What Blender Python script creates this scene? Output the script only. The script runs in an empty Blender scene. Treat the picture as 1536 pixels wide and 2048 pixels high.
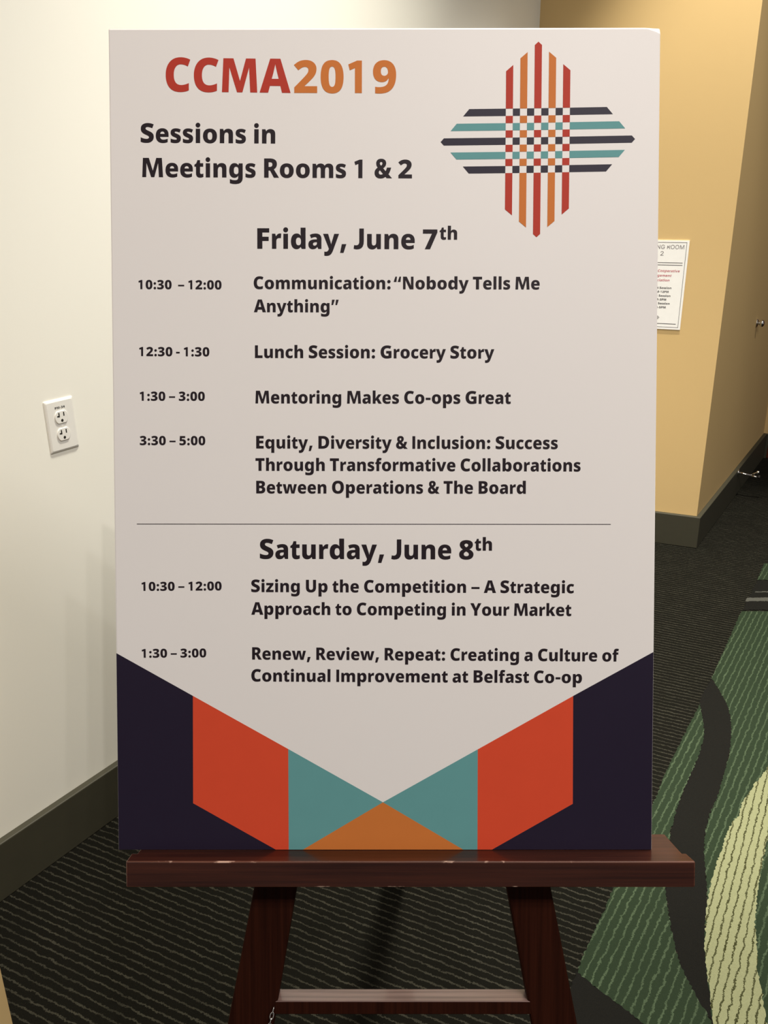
import bpy, bmesh, math, random
from mathutils import Vector, Matrix
from mathutils.geometry import tessellate_polygon

# measured geometry (metres, floor at z=0)
CAM_H = 1.53088
CAM_R = [[0.99994, -0.01106, -0.0], [-0.00392, -0.35471, 0.93497], [-0.01034, -0.93491, -0.35473]]
FPX = 1715.0
TL = [-0.29632, 1.06878, 1.69619]
UX = [0.99994, -0.00543, -0.00898]
UD = [-0.01024, -0.32021, -0.94729]
UN = [-0.00227, -0.94733, 0.32025]
WU = [0.55266, 0.8334]
WN = [0.8334, -0.55266]
YU = [0.91887, -0.39456]
YN = [-0.39456, -0.91887]
HU = [0.5395, 0.84199]
HN = [0.84199, -0.5395]
WB = [-0.8209, 1.67334]
K1 = [0.64072, 3.87743]
K2 = [1.39115, 3.5552]
HEND = [2.2499, 4.89545]
OUTLET = [-0.71034, 1.84006, 1.04703]
NOTICE_TR = [1.24576, 3.61763, 1.31502]
NOTICE_BZ = 0.95864
KNOB = [1.83362, 4.24577, 0.88796]
DOORSTOP = [1.8275, 4.19914, 0.13396]
STUB = [-0.59559, 0.98213]

scene = bpy.context.scene
COL = scene.collection
random.seed(7)

# ------------------------------------------------------------------ camera
cam_data = bpy.data.cameras.new('camera')
cam = bpy.data.objects.new('camera', cam_data)
COL.objects.link(cam)
cam_data.sensor_fit = 'VERTICAL'
cam_data.sensor_height = 36.0
cam_data.sensor_width = 27.0
cam_data.lens = FPX / 2048.0 * 36.0
cam_data.clip_start = 0.02
cx = Vector([r[0] for r in CAM_R]); cy = -Vector([r[1] for r in CAM_R]); cz = -Vector([r[2] for r in CAM_R])
m = Matrix.Identity(4)
for i in range(3):
    m[i][0], m[i][1], m[i][2] = cx[i], cy[i], cz[i]
m.translation = (0, 0, CAM_H)
cam.matrix_world = m
scene.camera = cam

# ------------------------------------------------------------------ world, lamps, exposure
vs = scene.view_settings
vs.view_transform = 'Standard'; vs.look = 'None'; vs.exposure = 0.0; vs.gamma = 1.0; vs.use_curve_mapping = False
world = bpy.data.worlds.new('world'); scene.world = world; world.use_nodes = True
wb = world.node_tree.nodes['Background']
wb.inputs[0].default_value = (1.0, 0.95, 0.91, 1); wb.inputs[1].default_value = 0.22

CEIL = 4.20
def downlight(loc, power, angle=150, blend=0.5, radius=0.03, aim=None, color=(1.0, 0.90, 0.74)):
    d = bpy.data.lights.new('downlight', 'SPOT')
    d.energy = power; d.spot_size = math.radians(angle); d.spot_blend = blend
    d.shadow_soft_size = radius; d.color = color
    o = bpy.data.objects.new('downlight', d); COL.objects.link(o)
    o.location = loc
    tgt = Vector(aim) if aim else Vector((loc[0], loc[1], 0))
    o.rotation_euler = (tgt - Vector(loc)).to_track_quat('-Z', 'Y').to_euler()
    return o
WARM, SOFT = (1.0, 0.945, 0.82), (1.0, 0.95, 0.90)
for px_, py_, pw in ((0.724, -1.184, 120), (0.745, -0.949, 72), (0.760, -0.650, 56)):
    downlight((px_, py_, CEIL - 0.03), pw, 150, 0.6, 0.015, None, SOFT)
downlight((0.43, 2.02, CEIL - 0.03), 880, 72, 0.7, 0.22, None, WARM)
downlight((1.12, 3.02, CEIL - 0.03), 660, 47, 0.5, 0.04, None, WARM)
downlight((2.7, 2.5, CEIL - 0.03), 130, 110, 0.6, 0.04, None, WARM)  # unseen extra lamp, added to lift the passage wall
def added_soft_light(loc, power, sx, sy, color):
    d = bpy.data.lights.new('added_soft_light', 'AREA')
    d.shape = 'RECTANGLE'; d.size = sx; d.size_y = sy; d.energy = power; d.color = color
    o = bpy.data.objects.new('added_soft_light', d); COL.objects.link(o); o.location = loc
    return o
added_soft_light((1.75, -0.85, CEIL - 0.02), 76, 1.1, 0.8, SOFT)  # unseen soft light, added on the right to brighten and even out the poster

# ------------------------------------------------------------------ helpers
def V(*a): return Vector(a)
def tag(o, label=None, cat=None, group=None, kind=None):
    if label: o['label'] = label
    if cat: o['category'] = cat
    if group: o['group'] = group
    if kind: o['kind'] = kind
    return o
def empty(name, loc, label, cat, group=None):
    o = bpy.data.objects.new(name, None); COL.objects.link(o); o.location = loc
    o.empty_display_size = 0.05
    return tag(o, label, cat, group)
def link_mesh(name, bm, mats, parent=None, smooth=False):
    me = bpy.data.meshes.new(name)
    if parent is not None:
        off = Vector((0, 0, 0)); q = parent
        while q is not None: off += q.location; q = q.parent
        bmesh.ops.translate(bm, verts=bm.verts, vec=-off)
    bm.to_mesh(me); bm.free()
    for mm in (mats if isinstance(mats, (list, tuple)) else [mats]): me.materials.append(mm)
    if smooth:
        for p in me.polygons: p.use_smooth = True
    o = bpy.data.objects.new(name, me); COL.objects.link(o)
    if parent is not None: o.parent = parent
    return o
def at_base(name, bm, mats, loc, smooth=False):
    """top-level single mesh whose origin is at loc"""
    bmesh.ops.translate(bm, verts=bm.verts, vec=-Vector(loc))
    o = link_mesh(name, bm, mats, None, smooth); o.location = loc
    return o
class Frame:
    def __init__(s, o, x, y, z): s.o, s.x, s.y, s.z = Vector(o), Vector(x).normalized(), Vector(y).normalized(), Vector(z).normalized()
    def __call__(s, a, b, c=0.0): return s.o + s.x * a + s.y * b + s.z * c
def prism(bm, fr, poly, z0, z1, bevel=0.0, seg=2, mat=0, bevmat=None):
    """polygon in the frame's (x, y), extruded along its z from z0 to z1, own bevel"""
    t = bmesh.new()
    lo = [t.verts.new(fr(a, b, z0)) for a, b in poly]
    hi = [t.verts.new(fr(a, b, z1)) for a, b in poly]
    n = len(poly)
    t.faces.new(lo); t.faces.new(hi)
    for i in range(n): t.faces.new((lo[i], lo[(i+1) % n], hi[(i+1) % n], hi[i]))
    bmesh.ops.recalc_face_normals(t, faces=t.faces)
    for f in t.faces: f.material_index = mat
    if bevel > 0:
        r = bmesh.ops.bevel(t, geom=list(t.edges), offset=bevel, segments=seg, affect='EDGES', profile=0.5)
        if bevmat is not None:
            for f in r['faces']: f.material_index = bevmat
    merge(bm, t)
def merge(bm, t):
    vm = {}
    for v in t.verts: vm[v] = bm.verts.new(v.co)
    for f in t.faces:
        try: nf = bm.faces.new([vm[v] for v in f.verts])
        except ValueError: continue
        nf.material_index = f.material_index; nf.smooth = f.smooth
    t.free()
def box(bm, fr, a0, a1, b0, b1, c0, c1, bevel=0.0, seg=2, mat=0, bevmat=None):
    prism(bm, fr, [(a0, b0), (a1, b0), (a1, b1), (a0, b1)], c0, c1, bevel, seg, mat, bevmat)
def tube(bm, pts, r, n=10, cap=True, radii=None):
    pts = [Vector(p) for p in pts]; rings = []
    prev = None
    for i, p in enumerate(pts):
        d = (pts[min(i+1, len(pts)-1)] - pts[max(i-1, 0)]).normalized()
        if prev is None:
            a = d.orthogonal().normalized()
        else:
            a = (prev - d * prev.dot(d)).normalized()
        prev = a; b = d.cross(a)
        rr = radii[i] if radii else r
        rings.append([bm.verts.new(p + (a * math.cos(2*math.pi*k/n) + b * math.sin(2*math.pi*k/n)) * rr) for k in range(n)])
    for i in range(len(rings)-1):
        for k in range(n):
            f = bm.faces.new((rings[i][k], rings[i][(k+1) % n], rings[i+1][(k+1) % n], rings[i+1][k])); f.smooth = True
    if cap:
        bm.faces.new(rings[0][::-1]); bm.faces.new(rings[-1])
def inside(p, poly):
    c = False; n = len(poly)
    for i in range(n):
        a, b = poly[i], poly[i-1]
        if (a[1] > p[1]) != (b[1] > p[1]) and p[0] < (b[0]-a[0]) * (p[1]-a[1]) / (b[1]-a[1]) + a[0]: c = not c
    return c
def flat(bm, fr, contours, c=0.0, mat=0):
    """flat shape filled inside its closed contours of (x, y); a contour inside another is a hole"""
    par = [[j for j in range(len(contours)) if j != i and inside(contours[i][0], contours[j])] for i in range(len(contours))]
    for i, k in enumerate(contours):
        if len(par[i]) % 2: continue
        holes = [contours[j] for j in range(len(contours)) if i in par[j] and len(par[j]) == len(par[i]) + 1]
        flat1(bm, fr, [k] + holes, c, mat)
def flat1(bm, fr, contours, c, mat):
    vv = [[Vector((p[0], p[1], 0)) for p in k] for k in contours]
    tris = tessellate_polygon(vv)
    al = [bm.verts.new(fr(p.x, p.y, c)) for k in vv for p in k]
    for t in tris:
        tri = [al[i] for i in t]
        nz = (tri[1].co - tri[0].co).cross(tri[2].co - tri[0].co)
        if nz.length < 1e-14: continue
        if nz.dot(fr.z) < 0: tri.reverse()
        try: f = bm.faces.new(tri); f.material_index = mat
        except ValueError: pass
# ------------------------------------------------------------------ materials
def new_mat(name):
    mt = bpy.data.materials.new(name); mt.use_nodes = True
    nt = mt.node_tree
    return mt, nt, nt.nodes['Principled BSDF']
def lin(r, g, b):
    f = lambda v: v/12.92 if v <= 0.04045 else ((v+0.055)/1.055)**2.4
    return (f(r/255), f(g/255), f(b/255), 1)
def simple(name, col, rough=0.6, spec=0.5, metal=0.0, noise=0.03, scale=40.0, bump=0.0, bscale=300.0, coat=0.0):
    mt, nt, bs = new_mat(name)
    bs.inputs['Roughness'].default_value = rough; bs.inputs['Metallic'].default_value = metal
    bs.inputs['Specular IOR Level'].default_value = spec; bs.inputs['Coat Weight'].default_value = coat
    tc = nt.nodes.new('ShaderNodeTexCoord')
    nz = nt.nodes.new('ShaderNodeTexNoise'); nz.inputs['Scale'].default_value = scale; nz.inputs['Detail'].default_value = 3
    nt.links.new(tc.outputs['Object'], nz.inputs['Vector'])
    rm = nt.nodes.new('ShaderNodeMix'); rm.data_type = 'RGBA'
    c = Vector(col[:3])
    rm.inputs[6].default_value = (*(c * (1-noise)), 1); rm.inputs[7].default_value = (*[min(1, v) for v in c * (1+noise)], 1)
    nt.links.new(nz.outputs['Fac'], rm.inputs[0]); nt.links.new(rm.outputs[2], bs.inputs['Base Color'])
    if bump > 0:
        n2 = nt.nodes.new('ShaderNodeTexNoise'); n2.inputs['Scale'].default_value = bscale; n2.inputs['Detail'].default_value = 2
        nt.links.new(tc.outputs['Object'], n2.inputs['Vector'])
        bp = nt.nodes.new('ShaderNodeBump'); bp.inputs['Strength'].default_value = bump; bp.inputs['Distance'].default_value = 0.001
        nt.links.new(n2.outputs['Fac'], bp.inputs['Height']); nt.links.new(bp.outputs['Normal'], bs.inputs['Normal'])
    return mt
def wood(name, dark, light, axis, rough=0.3, coat=0.25, worn=0.0, spec=0.5):
    mt, nt, bs = new_mat(name)
    N = nt.nodes.new; Lk = nt.links.new
    geo = N('ShaderNodeNewGeometry')
    dots = []
    ax = Vector(axis).normalized(); s1 = ax.orthogonal().normalized(); s2 = ax.cross(s1)
    comb = N('ShaderNodeCombineXYZ')
    for i, (d, sc) in enumerate(((ax, 3.5), (s1, 160.0), (s2, 160.0))):
        vm = N('ShaderNodeVectorMath'); vm.operation = 'DOT_PRODUCT'; vm.inputs[1].default_value = d * sc
        Lk(geo.outputs['Position'], vm.inputs[0]); Lk(vm.outputs['Value'], comb.inputs[i])
    nz = N('ShaderNodeTexNoise'); nz.inputs['Scale'].default_value = 1.0; nz.inputs['Detail'].default_value = 6; nz.inputs['Roughness'].default_value = 0.65
    Lk(comb.outputs[0], nz.inputs['Vector'])
    rp = N('ShaderNodeValToRGB'); rp.color_ramp.elements[0].position = 0.35; rp.color_ramp.elements[1].position = 0.72
    rp.color_ramp.elements[0].color = dark; rp.color_ramp.elements[1].color = light
    Lk(nz.outputs['Fac'], rp.inputs[0])
    out = rp.outputs[0]
    if worn > 0:
        n2 = N('ShaderNodeTexNoise'); n2.inputs['Scale'].default_value = 45; n2.inputs['Detail'].default_value = 5
        Lk(geo.outputs['Position'], n2.inputs['Vector'])
        r2 = N('ShaderNodeValToRGB'); r2.color_ramp.elements[0].position = 1 - worn; r2.color_ramp.elements[1].position = min(1, 1 - worn + 0.06)
        Lk(n2.outputs['Fac'], r2.inputs[0])
        mx = N('ShaderNodeMix'); mx.data_type = 'RGBA'
        Lk(r2.outputs[0], mx.inputs[0]); Lk(out, mx.inputs[6]); mx.inputs[7].default_value = lin(196, 160, 140)
        out = mx.outputs[2]
    Lk(out, bs.inputs['Base Color'])
    bs.inputs['Roughness'].default_value = rough; bs.inputs['Coat Weight'].default_value = coat; bs.inputs['Coat Roughness'].default_value = 0.10; bs.inputs['Specular IOR Level'].default_value = spec
    bp = N('ShaderNodeBump'); bp.inputs['Strength'].default_value = 0.15; bp.inputs['Distance'].default_value = 0.0006
    Lk(nz.outputs['Fac'], bp.inputs['Height']); Lk(bp.outputs['Normal'], bs.inputs['Normal'])
    return mt
def carpet(name, base, line, angle, period=0.0178, width=0.18, fade=0.45, wob=0.17):
    """tufted carpet with thin ragged lines along a direction"""
    mt, nt, bs = new_mat(name)
    N = nt.nodes.new; Lk = nt.links.new
    geo = N('ShaderNodeNewGeometry')
    bs.inputs['Roughness'].default_value = 1.0; bs.inputs['Specular IOR Level'].default_value = 0.05
    # tuft cells
    vo = N('ShaderNodeTexVoronoi'); vo.inputs['Scale'].default_value = 420
    Lk(geo.outputs['Position'], vo.inputs['Vector'])
    n1 = N('ShaderNodeTexNoise'); n1.inputs['Scale'].default_value = 9; n1.inputs['Detail'].default_value = 2
    Lk(geo.outputs['Position'], n1.inputs['Vector'])
    fine = N('ShaderNodeTexNoise'); fine.inputs['Scale'].default_value = 700; fine.inputs['Detail'].default_value = 2
    Lk(geo.outputs['Position'], fine.inputs['Vector'])
    rp = N('ShaderNodeMix'); rp.data_type = 'RGBA'
    b = Vector(base[:3]); rp.inputs[6].default_value = (*(b*0.70), 1); rp.inputs[7].default_value = (*(b*1.3), 1)
    Lk(fine.outputs['Fac'], rp.inputs[0])
    out = rp.outputs[2]
    if line is not None:
        t = math.radians(angle); nx, ny = -math.sin(t), math.cos(t)
        vm = N('ShaderNodeVectorMath'); vm.operation = 'DOT_PRODUCT'; vm.inputs[1].default_value = (nx/period, ny/period, 0)
        Lk(geo.outputs['Position'], vm.inputs[0])
        # ragged steps: noise drifting along the line, jumping from tuft to tuft
        n2 = N('ShaderNodeTexNoise'); n2.inputs['Scale'].default_value = 38; n2.inputs['Detail'].default_value = 3; n2.inputs['Roughness'].default_value = 0.6
        Lk(geo.outputs['Position'], n2.inputs['Vector'])
        mr = N('ShaderNodeMapRange'); mr.inputs[1].default_value = 0.25; mr.inputs[2].default_value = 0.75; mr.inputs[3].default_value = -wob; mr.inputs[4].default_value = wob
        Lk(n2.outputs['Fac'], mr.inputs[0])
        sepc = N('ShaderNodeSeparateColor'); Lk(vo.outputs['Color'], sepc.inputs[0])
        mr2 = N('ShaderNodeMapRange'); mr2.inputs[3].default_value = -0.07; mr2.inputs[4].default_value = 0.07
        Lk(sepc.outputs[0], mr2.inputs[0])
        a1 = N('ShaderNodeMath'); a1.operation = 'ADD'; Lk(vm.outputs['Value'], a1.inputs[0]); Lk(mr.outputs[0], a1.inputs[1])
        a2 = N('ShaderNodeMath'); a2.operation = 'ADD'; Lk(a1.outputs[0], a2.inputs[0]); Lk(mr2.outputs[0], a2.inputs[1])
        fr = N('ShaderNodeMath'); fr.operation = 'FRACT'; Lk(a2.outputs[0], fr.inputs[0])
        lt = N('ShaderNodeMath'); lt.operation = 'LESS_THAN'; Lk(fr.outputs[0], lt.inputs[0]); lt.inputs[1].default_value = width
        # lines fade in and out
        n3 = N('ShaderNodeTexNoise'); n3.inputs['Scale'].default_value = 14
        Lk(geo.outputs['Position'], n3.inputs['Vector'])
        mr3 = N('ShaderNodeMapRange'); mr3.inputs[1].default_value = 0.3; mr3.inputs[2].default_value = 0.7; mr3.inputs[3].default_value = fade; mr3.inputs[4].default_value = 1.0
        Lk(n3.outputs['Fac'], mr3.inputs[0])
        ml = N('ShaderNodeMath'); ml.operation = 'MULTIPLY'; Lk(lt.outputs[0], ml.inputs[0]); Lk(mr3.outputs[0], ml.inputs[1])
        mx = N('ShaderNodeMix'); mx.data_type = 'RGBA'
        Lk(ml.outputs[0], mx.inputs[0]); Lk(out, mx.inputs[6]); mx.inputs[7].default_value = line
        out = mx.outputs[2]
    Lk(out, bs.inputs['Base Color'])
    bp = N('ShaderNodeBump'); bp.inputs['Strength'].default_value = 0.5; bp.inputs['Distance'].default_value = 0.002
    Lk(vo.outputs['Distance'], bp.inputs['Height']); Lk(bp.outputs['Normal'], bs.inputs['Normal'])
    return mt

WHITE_WALL = simple('white_wall_paint', (0.84, 0.83, 0.76, 1), 0.7, 0.3, 0, 0.015, 3.0, 0.05, 220)
YELLOW_WALL = simple('ochre_wall_paint', (0.64, 0.45, 0.205, 1), 0.7, 0.3, 0, 0.02, 3.0, 0.06, 220)
CEILING = simple('ceiling_white', (0.75, 0.73, 0.68, 1), 0.9, 0.1)
BASEBOARD = simple('olive_black_vinyl', (0.046, 0.043, 0.028, 1), 0.55, 0.4, 0, 0.08, 30)
PAPER = simple('matte_white_print', (0.79, 0.745, 0.715, 1), 0.5, 0.25, 0, 0.008, 6.0)
FOAM_EDGE = simple('foam_core_edge', (0.86, 0.82, 0.74, 1), 0.9, 0.1)
INK = simple('near_black_ink', lin(34, 24, 30), 0.55, 0.2)
RED = simple('red_ink', lin(178, 58, 44), 0.6, 0.15)
BAND_RED = simple('orange_red_ink', lin(212, 74, 46), 0.6, 0.15)
ORANGE = simple('orange_ink', lin(200, 116, 54), 0.6, 0.15)
NAVY = simple('navy_ink', lin(34, 26, 44), 0.5, 0.2)
TEAL = simple('teal_ink', lin(98, 152, 152), 0.6, 0.15)
CARPET_DARK = carpet('striped_dark_carpet', (0.0060, 0.0058, 0.0043, 1), (0.038, 0.036, 0.027, 1), -26.0, 0.0183, 0.20, 0.5, 0.17)
CARPET_PLAIN = carpet('plain_dark_carpet', (0.0088, 0.0085, 0.0074, 1), None, 0)
CARPET_GREEN = carpet('striped_green_carpet', (0.0185, 0.0290, 0.0160, 1), (0.056, 0.080, 0.046, 1), 57.0, 0.0180, 0.20, 0.6, 0.20)
CARPET_LIME = carpet('striped_lime_carpet', (0.205, 0.214, 0.120, 1), (0.030, 0.031, 0.011, 1), 60.0, 0.0165, 0.20, 0.85, 0.22)
CARPET_GREY = carpet('grey_carpet', (0.065, 0.065, 0.057, 1), None, 0)
WOOD_TRAY = wood('dark_mahogany', lin(40, 15, 9), lin(68, 32, 20), UX, 0.40, 0.25, 0, 0.25)
WOOD_WORN = wood('dark_mahogany_scuffed', lin(60, 30, 20), lin(110, 66, 48), UX, 0.40, 0.4, 0.38, 0.5)
WOOD_LEG = wood('dark_mahogany_upright', lin(33, 12, 6), lin(53, 23, 13), UD, 0.55, 0.0, 0, 0.06)
WOOD_BAR = wood('mahogany_top_painted_sheen', lin(98, 72, 66), lin(150, 122, 114), UX, 0.42, 0.5, 0, 0.7)  # paler wood: light reflected off the stretcher's top is painted into the colour
DOOR_WOOD = wood('door_mahogany', lin(70, 26, 12), lin(104, 48, 24), (0, 0, 1), 0.4, 0.2)
STEEL = simple('steel', (0.5, 0.5, 0.5, 1), 0.35, 0.5, 1.0)
CHROME = simple('chrome', (0.82, 0.80, 0.77, 1), 0.12, 0.5, 1.0)
PLASTIC = simple('white_plastic', (0.80, 0.79, 0.75, 1), 0.35, 0.5)
SLOT = simple('dark_slot', (0.02, 0.018, 0.015, 1), 0.6, 0.3)
NOTICE_WHITE = simple('notice_paper', (0.90, 0.895, 0.89, 1), 0.6, 0.3)
NOTICE_INK = simple('notice_dark_ink', lin(70, 66, 70), 0.6, 0.3)
NOTICE_GREY = simple('notice_grey_ink', lin(112, 104, 108), 0.6, 0.3)
NOTICE_RED = simple('notice_faded_red_ink', lin(196, 120, 130), 0.6, 0.3)


LINES = [
    ('title_lettering', 'CCMA', 'red', 62.07, 68.03, 199.47, 69.88, 36.59),
    ('title_lettering', '2019', 'orange', 203.15, 69.89, 315.43, 70.29, 36.37),
    ('subtitle_lettering', 'Sessions in', 'ink', 33.99, 123.35, 182.28, 124.66, 20.94),
    ('subtitle_lettering', 'Meetings Rooms 1 & 2', 'ink', 35.31, 160.86, 332.9, 162.72, 20.88),
    ('date_heading', 'Friday, June 7', 'ink', 161.82, 239.29, 360.98, 240.15, 22.43),
    ('date_heading', 'th', 'ink', 363.5, 229.59, 382.84, 229.73, 14.76),
    ('session_title', 'Communication:\u2009“Nobody Tells Me', 'ink', 157.59, 283.55, 474.39, 284.38, 13.89),
    ('session_title', 'Anything”', 'ink', 157.61, 308.96, 251.76, 309.29, 13.92),
    ('session_title.1', 'Lunch Session: Grocery Story', 'ink', 158.5, 359.49, 424.46, 360.44, 14.03),
    ('session_title.2', 'Mentoring Makes Co-ops Great', 'ink', 158.72, 409.78, 442.95, 410.61, 14.08),
    ('session_title.3', 'Equity, Diversity & Inclusion: Success', 'ink', 159.22, 459.92, 495.62, 460.89, 14.08),
    ('session_title.3', 'Through Transformative Collaborations', 'ink', 158.3, 484.79, 521.19, 485.87, 14.11),
    ('session_title.3', 'Between Operations & The Board', 'ink', 158.95, 510.03, 460.25, 510.72, 14.13),
    ('date_heading.1', 'Saturday, June 8', 'ink', 162.58, 583.38, 401.98, 584.2, 22.24),
    ('date_heading.1', 'th', 'ink', 403.4, 574.37, 422.72, 574.39, 14.82),
    ('session_title.4', 'Sizing Up the Competition – A Strategic', 'ink', 152.66, 620.76, 514.93, 622.32, 14.03),
    ('session_title.4', 'Approach to Competing in Your Market', 'ink', 152.52, 646.33, 512.0, 648.04, 14.06),
    ('session_title.5', 'Renew, Review, Repeat: Creating a Culture of', 'ink', 153.13, 697.1, 565.84, 699.54, 14.0),
    ('session_title.5', 'Continual Improvement at Belfast Co-op', 'ink', 152.09, 722.02, 524.59, 724.04, 14.02),
    ('session_time', '10:30  – 12:00', 'ink', 29.71, 283.39, 121.88, 283.89, 10.38),
    ('session_time.1', '12:30 - 1:30', 'ink', 29.71, 357.25, 107.8, 357.67, 10.44),
    ('session_time.2', '1:30 – 3:00', 'ink', 29.86, 406.65, 102.3, 406.84, 10.43),
    ('session_time.3', '3:30 – 5:00', 'ink', 29.35, 455.96, 102.42, 456.14, 10.47),
    ('session_time.4', '10:30 – 12:00', 'ink', 29.43, 619.39, 119.43, 618.88, 10.37),
    ('session_time.5', '1:30 – 3:00', 'ink', 28.87, 695.01, 101.5, 694.53, 10.32),
]
LOGO = {'c': (471.1, 122.2), 'top': (471.5, 15.1), 'bot': (470.6, 227.1), 'lef': (364.5, 123.3), 'rig': (578.4, 120.4)}
BAND = {'l': (2.2, 690.9), 'r1': (86.0, 738.3), 'r2': (193.3, 799.0), 'ap': (300.3, 860.0), 's2': (407.5, 799.4), 's1': (514.8, 738.6), 'r': (603.0, 689.7), 'bl': (85.2, 861.1), 'br': (515.3, 861.8), 'b1': (173.1, 911.3), 'b2': (214.7, 911.3), 'b3': (385.8, 911.1), 'b4': (429.8, 911.1)}
DIVIDER = [(25.0, 544.2), (555.5, 545.0)]
CARPET = [
    ('plain', [(1.0754, 2.4454), (1.0767, 2.4025), (1.0737, 2.3496), (1.0716, 2.3058), (1.0636, 2.2633), (1.0436, 2.1954), (1.02, 2.1308), (0.9807, 2.0454), (0.9398, 1.9708), (0.8772, 1.859), (0.837, 1.7994), (0.8035, 1.738), (0.7796, 1.6796), (0.7622, 1.6258), (0.7409, 1.553), (0.7226, 1.4997), (0.6986, 1.4419), (0.6755, 1.3806), (0.658, 1.3198), (0.6492, 1.2803), (0.6356, 1.2282), (0.6261, 1.1896), (0.6365, 1.1895), (0.6239, 1.2311), (0.618, 1.2658), (0.6129, 1.3049), (0.6103, 1.3457), (0.6137, 1.3815), (0.6191, 1.429), (0.626, 1.4643), (0.6355, 1.5084), (0.6418, 1.5427), (0.6609, 1.6024), (0.686, 1.6698), (0.7145, 1.7348), (0.7423, 1.7912), (0.775, 1.8504), (0.8146, 1.9179), (0.86, 1.9892), (0.8945, 2.0469), (0.9331, 2.1197), (0.9522, 2.1707), (0.9705, 2.2374), (0.987, 2.3074), (1.0083, 2.3509), (1.0754, 2.4454)]),
    ('green', [(1.3611, 2.9227), (2.1462, 2.9039), (0.8748, 0.8568), (0.5625, 0.8599), (0.6261, 1.1896), (0.6356, 1.2282), (0.6492, 1.2803), (0.658, 1.3198), (0.6755, 1.3806), (0.6986, 1.4419), (0.7226, 1.4997), (0.7409, 1.553), (0.7622, 1.6258), (0.7796, 1.6796), (0.8035, 1.738), (0.837, 1.7994), (0.8772, 1.859), (0.9398, 1.9708), (0.9807, 2.0454), (1.02, 2.1308), (1.0436, 2.1954), (1.0636, 2.2633), (1.0716, 2.3058), (1.0737, 2.3496), (1.0767, 2.4025), (1.0754, 2.4454), (1.0797, 2.4573)]),
    ('lime', [(1.0898, 2.0198), (1.0665, 1.9856), (1.0303, 1.9469), (0.9994, 1.9148), (0.9707, 1.8781), (0.934, 1.8376), (0.908, 1.7886), (0.8944, 1.7791), (0.8704, 1.751), (0.8418, 1.7099), (0.8294, 1.6852), (0.8008, 1.6422), (0.7614, 1.5765), (0.7414, 1.5374), (0.7226, 1.4997), (0.6986, 1.4419), (0.6755, 1.3806), (0.658, 1.3198), (0.6492, 1.2803), (0.6356, 1.2282), (0.6261, 1.1896), (0.5809, 1.0132), (0.663, 1.0123), (0.7281, 1.1884), (0.7405, 1.2297), (0.7462, 1.2526), (0.7547, 1.273), (0.7606, 1.303), (0.7655, 1.3278), (0.7812, 1.3661), (0.8017, 1.4196), (0.8089, 1.4475), (0.8249, 1.4761), (0.8446, 1.5206), (0.873, 1.5749), (0.9112, 1.6448), (0.9338, 1.6836), (0.9695, 1.7375)]),
    ('green', [(0.9797, 2.2889), (0.987, 2.3074), (0.9705, 2.2374), (0.9522, 2.1707), (0.9331, 2.1197), (0.8945, 2.0469), (0.86, 1.9892), (0.8146, 1.9179), (0.775, 1.8504), (0.7423, 1.7912), (0.7145, 1.7348), (0.686, 1.6698), (0.6609, 1.6024), (0.6418, 1.5427), (0.6355, 1.5084), (0.626, 1.4643), (0.6191, 1.429), (0.6137, 1.3815), (0.6103, 1.3457), (0.6129, 1.3049), (0.618, 1.2658), (0.6239, 1.2311), (0.6284, 1.2049), (0.6099, 1.1026), (0.5076, 1.1911), (0.4894, 1.2104), (0.4619, 1.2445), (0.4287, 1.2771), (0.3916, 1.3232), (0.3936, 1.3326), (0.4205, 1.3807), (0.4561, 1.4382), (0.4928, 1.4955), (0.5199, 1.5452), (0.6991, 1.8364), (0.7265, 1.8822), (0.7652, 1.9515), (0.8173, 2.0364), (0.8552, 2.0962), (0.9195, 2.1978)]),
    ('plain', [(0.3897, 1.3262), (0.3731, 1.2966), (0.3361, 1.2279), (0.3105, 1.1701), (0.2371, 0.8631), (0.5547, 0.86), (0.6099, 1.1026), (0.5076, 1.1911), (0.4894, 1.2104), (0.4619, 1.2445), (0.4287, 1.2771), (0.3916, 1.3232)]),
    ('green', [(1.6292, 3.3582), (2.1005, 3.3476), (2.0053, 3.1709), (1.5341, 3.1957)]),
    ('plain', [(1.5319, 3.1905), (2.0027, 3.1663), (1.8686, 2.9175), (1.3682, 2.9304)]),
    ('grey', [(1.4804, 3.0865), (1.9608, 3.0884), (1.9536, 3.075), (1.4754, 3.0787)]),
    ('grey', [(1.4278, 3.032), (1.9298, 3.0311), (1.9136, 3.0009), (1.4068, 3.0009)]),
]
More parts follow.
